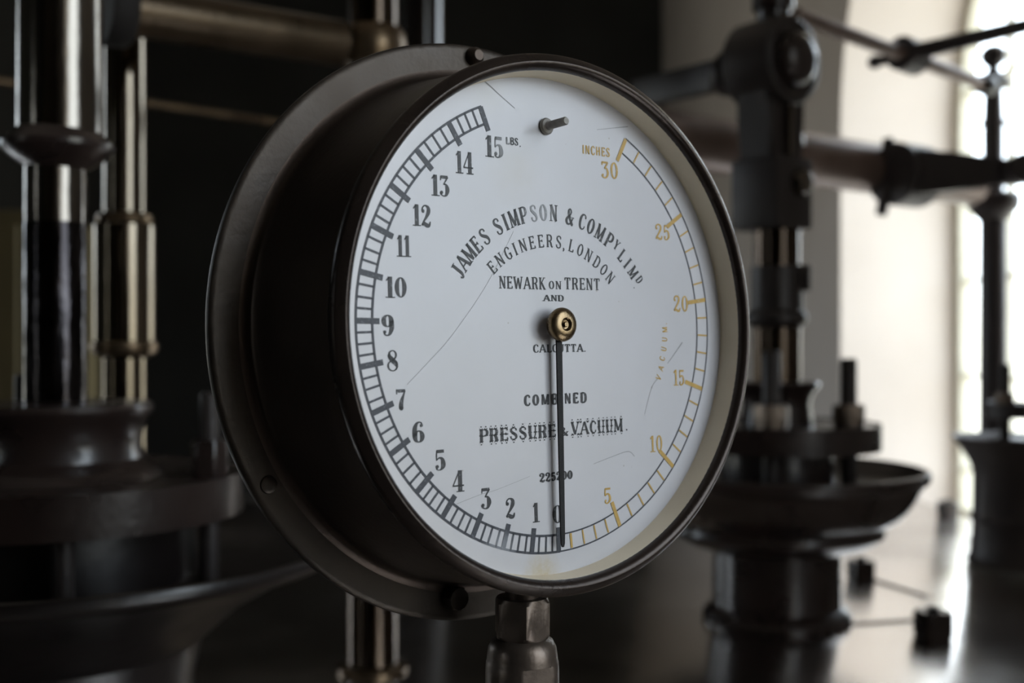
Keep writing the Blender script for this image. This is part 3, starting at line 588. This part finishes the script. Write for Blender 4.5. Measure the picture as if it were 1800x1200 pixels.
# link with eye above it; its axis leans like the gauge's
ln = thing('connecting_link', 'black iron link with round eye and pin on top of the upright rod', 'link', (cr.loc.x, cr.loc.y, DECK))
ax = Vector((math.sin(math.radians(40)), -math.cos(math.radians(40)), 0)); side = Vector((ax.y*-1, ax.x, 0)); side = Vector((math.cos(math.radians(40)), math.sin(math.radians(40)), 0)); up = Vector((0, 0, 1))
def frame_at(c): return Matrix(((side.x, up.x, ax.x, c.x), (side.y, up.y, ax.y, c.y), (side.z, up.z, ax.z, c.z), (0, 0, 0, 1)))
k = cr.k
ce = Vector((-6*k, 0, cr.z(112)))                   # centre of the eye
F = frame_at(ce)
obj('eye', lathe([(0, -.062), (.080, -.062), (.086, -.055), (.087, .040), (.083, .048), (.074, .052), (.068, .050), (.060, .046), (0, .046)], 72, F), M['blackiron'], ln)
pin = obj('pin', lathe([(0, .040), (.052, .040), (.052, .058), (.047, .068), (.034, .078), (.016, .083), (0, .084)], 48, F), M['ironpaint'], ln)
b1 = bmesh.new()
h0, h1 = cr.z(200)-ce.z, cr.z(290)-ce.z
obj('stem', prism_bm([(-.060, h0+.035), (-.052, h0-.01), (-.050, h1), (.050, h1), (.052, h0-.01), (.060, h0+.035), (.03, h0+.06), (-.03, h0+.06)], .078, F @ Matrix.Translation((0, 0, -.045)), .006), M['blackiron'], ln)
obj('cap_strip', prism_bm([(-.010, h1), (.010, h1), (.010, h0+.02), (-.010, h0+.02)], .012, F @ Matrix.Translation((0, 0, .032)), .003), M['oily'], ln)
s0, s1 = cr.z(280)-ce.z, cr.z(405)-ce.z
obj('socket_block', box_bm((0, (s0+s1)/2, -.004), (.112, s0-s1, .112), .008, F), M['blackiron'], ln)
for dyy, dxx, rr in ((325, .012, .026), (240, .06, .030)):
    obj('bolt', lathe([(0, .0), (rr, .0), (rr, .012), (rr*.8, .022), (rr*.4, .027), (0, .028)], 32, F @ Matrix.Translation((dxx, cr.z(dyy)-ce.z, .048 if dxx < .05 else -.01))), M['oily'], ln)
obj('oil_cup', lathe([(0, .075), (.030, .075), (.032, .10), (.040, .105), (.040, .20), (0, .20)], 32, Matrix.Translation(ce)), M['ironpaint'], ln)
for q in (.016, .034): obj('bolt', lathe([(0, .0), (.009, .0), (.009, .006), (.004, .011), (0, .011)], 20, Matrix.Translation(ce+Vector((q, -.03, .086-q*.3))) @ Matrix.Rotation(.5, 4, 'X')), M['oily'], ln)
# arm leaving the eye toward the far left
a0, a1 = at(1285, 128, 2.28), at(1120, 166, 2.62)
am = thing('link_arm', 'grey flat arm running back from the link eye', 'arm', (a0.x, a0.y, a0.z))
v = a1-a0; q = v.to_track_quat('X', 'Z').to_matrix().to_4x4()
obj('bar', box_bm((v.length/2, 0, 0), (v.length, .04, .062), .006, q), M['blackiron'], am)
obj('boss', lathe([(0, -.03), (.040, -.03), (.043, -.025), (.043, .025), (.040, .03), (0, .03)], 40, axis_matrix((0, 0, 0), (0, 1, 0))), M['blackiron'], am)

# rocker shafts
def shaft(name, label, p, q, r, m, ends):
    t = thing(name, label, 'shaft', p); obj('shaft', rod_bm((0, 0, 0), q-p, r, seg=40), M[m], t)
    d = (q-p).normalized()
    for f, rr, hh in ends: obj('collar', lathe([(0, -hh), (rr*.94, -hh), (rr, -hh*.8), (rr, hh*.8), (rr*.94, hh), (0, hh)], 40, axis_matrix((q-p)*f, d)), M['blackiron'], t)
    return t
shaft('rocker_shaft', 'thick brown shaft sloping away behind the link', at(1120, 236, 2.36), at(1708, 321, 2.95), .060, 'browniron', [(.30, .072, .02)])
shaft('valve_shaft', 'thin brown shaft high up, crossing before the arched window', at(1398, 26, 2.40), at(1738, 152, 2.90), .0165, 'browniron', [(.98, .026, .02)])
# levers clamped on the shafts
h = at(1592, 308, 2.70)
lv = thing('clamp_lever', 'large black lever with winged hub on the thick brown shaft', 'lever', h)
sd = (at(1735, 325, 2.98)-at(1120, 236, 2.36)).normalized()
obj('hub', lathe([(.0602, -.055), (.068, -.055), (.074, -.048), (.074, .048), (.068, .055), (.0602, .055)], 48, axis_matrix((0, 0, 0), sd)), M['veilediron'], lv)
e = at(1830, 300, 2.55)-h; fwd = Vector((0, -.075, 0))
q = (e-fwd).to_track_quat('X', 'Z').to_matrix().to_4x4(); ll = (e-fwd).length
obj('arm', prism_bm([(0, -.052), (0, .052), (ll*.3, .045), (ll*.62, .026), (ll, .024), (ll, -.024), (ll*.62, -.026), (ll*.3, -.045)], .045, Matrix.Translation(fwd*.6) @ q @ Matrix.Rotation(PI/2, 4, 'X') @ Matrix.Translation((0, 0, -.02)), .006), M['veilediron'], lv)
obj('boss', lathe([(0, -.02), (.032, -.02), (.034, .0), (.034, .05), (.03, .055), (0, .055)], 32, axis_matrix(at(1786, 300, 2.57)-h, (0, -1, 0))), M['veilediron'], lv)
for p0, p1 in (((1566, 285), (1560, 243)), ((1558, 325), (1549, 378))): obj('wing_pin', rod_bm(at(*p0, 2.68)-h, at(*p1, 2.68)-h, .0135, seg=20), M['veilediron'], lv)
h = at(1597, 98, 2.68)
lv = thing('handle_lever', 'slim black lever rising to the right from the thin high shaft', 'lever', h)
sd = (at(1738, 152, 2.9)-at(1398, 26, 2.4)).normalized()
obj('hub', lathe([(.015, -.04), (.036, -.04), (.040, -.034), (.040, .034), (.036, .04), (.015, .04)], 40, axis_matrix((0, 0, 0), sd)), M['veilediron'], lv)
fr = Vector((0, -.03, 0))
obj('handle', rod_bm(fr, at(1850, 34, 2.45)-h, .020, .0155, 28), M['veilediron'], lv)
obj('tail', rod_bm(fr, at(1540, 109, 2.66)-h, .015, .012, 24), M['veilediron'], lv)
obj('knob', lathe([(0, -.017), (.010, -.014), (.016, -.005), (.016, .005), (.010, .014), (0, .017)], 24, axis_matrix(at(1538, 109, 2.66)-h, (1, 0, 0))), M['veilediron'], lv)

# far right post
cp = Col(1746, 3.0)
ps = thing('valve_post', 'tall black post with ball finial and cup before the window', 'post', cp.loc)
obj('post', cp.turn([(0, 955), (40, 955), (40, 948), (24, 940), (23, 700), (22, 380), (17, 370), (17, 215), (15, 160), (0, 160)], 40), M['veilediron'], ps)
obj('finial', cp.turn([(0, 160), (16, 160), (30, 152), (32, 146), (22, 138), (12, 128), (8, 120), (13, 116), (20, 108), (22, 99), (20, 90), (12, 82), (0, 79)], 36), M['veilediron'], ps)
obj('cup', cp.turn([(0, 392), (22, 390), (32, 378), (42, 368), (45, 356), (44, 346), (40, 341), (24, 338), (0, 338)], 40), M['veilediron'], ps)
obj('collar', cp.turn([(0, 222), (19, 222), (21, 217), (19, 212), (0, 212)], 32), M['veilediron'], ps)
cg = Col(1790, 2.72)
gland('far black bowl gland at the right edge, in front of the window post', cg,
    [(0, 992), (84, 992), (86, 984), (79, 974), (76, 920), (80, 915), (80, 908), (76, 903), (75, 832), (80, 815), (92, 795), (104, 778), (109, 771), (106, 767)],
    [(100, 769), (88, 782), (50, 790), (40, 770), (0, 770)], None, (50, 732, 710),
    [(-150, 36, 9, 640, 782, 30, 690, 710), (-30, 36, 9, 640, 782, 30, 690, 710)], 'veilediron')

# square nuts standing on the deck
for x, y, s, lab in ((1640, 1119, 54, 'square dark nut on the deck, nearest of the three'), (1513, 1018, 40, 'square dark nut on the deck beside the bowl gland foot'), (1666, 906, 29, 'small square dark nut on the deck farthest back, by the post')):
    d = 2000*.5335/(y-600); kk = d/2000
    t = thing('deck_nut', lab, 'nut', ((x-900)*kk, d, DECK), 'nuts on the deck')
    obj('nut', poly_bm(4, s*kk*.93, s*kk*.86, turn=.2, cham=.08), M['ironpaint'], t)
    obj('stud_end', lathe([(0, s*kk*.86), (s*kk*.22, s*kk*.86), (s*kk*.22, s*kk*.95), (s*kk*.16, s*kk*1.0), (0, s*kk*1.0)], 24), M['blackiron'], t)

# left front rod and gland
cl = Col(98, 1.3)
rl = thing('piston_rod', 'thick upright rod with flared collar at the left edge', 'rod', cl.loc)
obj('rod', cl.turn([(0, 420), (52, 420), (52, 280), (0, 280)], 64), M['oily'], rl)
obj('oiled_section', cl.turn([(0, 760), (53, 760), (53, 398), (52.2, 394), (0, 394)], 64), M['oildark'], rl)['label'] = 'dark oil-coated lower length of the rod'
cs = Matrix.Translation((8*cl.k, 0, 0))
obj('sleeve', lathe(cl.prof([(0, 250), (72, 250), (72, 225), (70, -260), (0, -260)]), 64, cs), M['oily'], rl)
obj('collar', lathe(cl.prof([(0, 300), (50, 300), (62, 292), (84, 276), (94, 264), (95, 256), (90, 250), (78, 240), (72, 232), (0, 232)]), 72, Matrix.Translation((4*cl.k, 0, 0))), M['ironpaint'], rl)
gland('big dark gland with wide round flange below the left rod', cl,
    [(0, 1420), (240, 1420), (240, 1380), (235, 1200), (250, 1130), (330, 1060), (420, 1010), (490, 984), (514, 972), (521, 963), (522, 956), (519, 949), (513, 947)],
    [(506, 949), (480, 980), (420, 1010), (260, 1020), (240, 1010), (236, 905), (0, 905)],
    [(0, 836), (185, 836), (178, 826), (166, 818), (150, 805), (144, 785), (146, 760), (156, 735), (163, 728), (166, 718), (162, 709), (60, 706), (0, 706)], (322, 900, 836),
    [(-4, 276, 17, 690, 1015, 58, 772, 836), (-66, 284, 17, 895, 1015, 0, 0, 0), (135, 130, 20, 662, 800, 0, 0, 0), (176, 276, 17, 690, 1015, 58, 772, 836)], 'ironpaint', None, 'shadediron')
# second left rod
cb = Col(219, 1.75)
rb = thing('guide_rod', 'polished upright rod with long sleeve behind the left piston rod', 'rod', cb.loc)
obj('rod', cb.turn([(0, 1209), (37, 1209), (37, 600), (36, 380), (36, -200), (0, -200)], 48), M['steel'], rb)
obj('sleeve', cb.turn([(0, 602), (53, 602), (53, 398), (50, 394), (0, 394)], 56), M['steel'], rb)
obj('collar', cb.turn([(0, 395), (46, 395), (49, 388), (46, 379), (38, 376), (0, 376)], 48), M['bronze'], rb)
obj('ring', cb.turn([(0, 632), (42, 630), (54, 622), (58, 612), (57, 604), (52, 600), (0, 600)], 48), M['bronze'], rb)
# overhead pipe and the column it joins
p, q = at(205, 14, 1.60), at(655, 86, 1.85)
ov = thing('overhead_pipe', 'brown horizontal pipe overhead between the left rods and the column', 'pipe', p)
obj('pipe', rod_bm((0, 0, 0), (q-p)-(q-p).normalized()*.056, .0365, seg=40), M['pipebronze'], ov)
dd = (q-p).normalized()
obj('flange', lathe([(0, -.02), (.052, -.02), (.055, -.015), (.055, .012), (.052, .017), (0, .017)], 40, axis_matrix((0, 0, 0), dd)), M['matteiron'], ov)
cc = Col(655, 1.85)
co = thing('guide_rod', 'dark polished column behind the gauge, with a collar above it', 'rod', cc.loc)
obj('rod', cc.turn([(0, 1177), (44, 1177), (44, -200), (0, -200)], 48), M['darkrod'], co)
obj('collar', cc.turn([(0, 118), (50, 118), (57, 108), (60, 86), (57, 62), (50, 52), (0, 52)], 56), M['bronze'], co)
obj('foot', cc.turn([(0, 1177), (62, 1177), (62, 1170), (46, 1164), (0, 1164)], 48), M['bronze'], co)
cd = Col(741, 2.6)
co = thing('guide_rod', 'slim column just right of the collared one behind the gauge top', 'rod', cd.loc)
obj('rod', cd.turn([(0, 1010), (37, 1010), (37, -200), (0, -200)], 48), M['glossiron'], co)
obj('streak_shroud', cd.turn([(0, 1004), (46, 1004), (46, 420), (40, 410), (0, 410)], 48), M['matteiron'], co)  # added unseen sleeve, keeps the lower rod's streaks out of the deck reflection
obj('foot', cd.turn([(0, 1010), (50, 1010), (50, 1002), (38, 998), (0, 998)], 48), M['ironpaint'], co)
# handrail and olive cabinet further back
p, q = at(-260, 104, 2.75), at(1010, 293, 3.85)
hr = thing('hand_rail', 'thin brown rail crossing behind the left rods', 'rail', p)
obj('rail', rod_bm((0, 0, 0), q-p, .010, seg=16), M['bronze'], hr)
for f in (.06, .94): 
    b = (q-p)*f; obj('rail_post', rod_bm((b.x, b.y, DECK+.003-p.z), (b.x, b.y, b.z), .012, seg=16), M['bronze'], hr)
cbx = thing('cabinet', 'olive painted metal cabinet standing far behind the left rod', 'cabinet', (-1.53, 3.25, DECK+.001))
obj('body', box_bm((0, 0, .44), (.52, .5, .88), .008), M['olive'], cbx)
obj('door', box_bm((0, -.257, .44), (.46, .02, .80), .005), M['olive'], cbx)
obj('handle', box_bm((-.17, -.278, .46), (.02, .025, .12), .004), M['blackiron'], cbx)
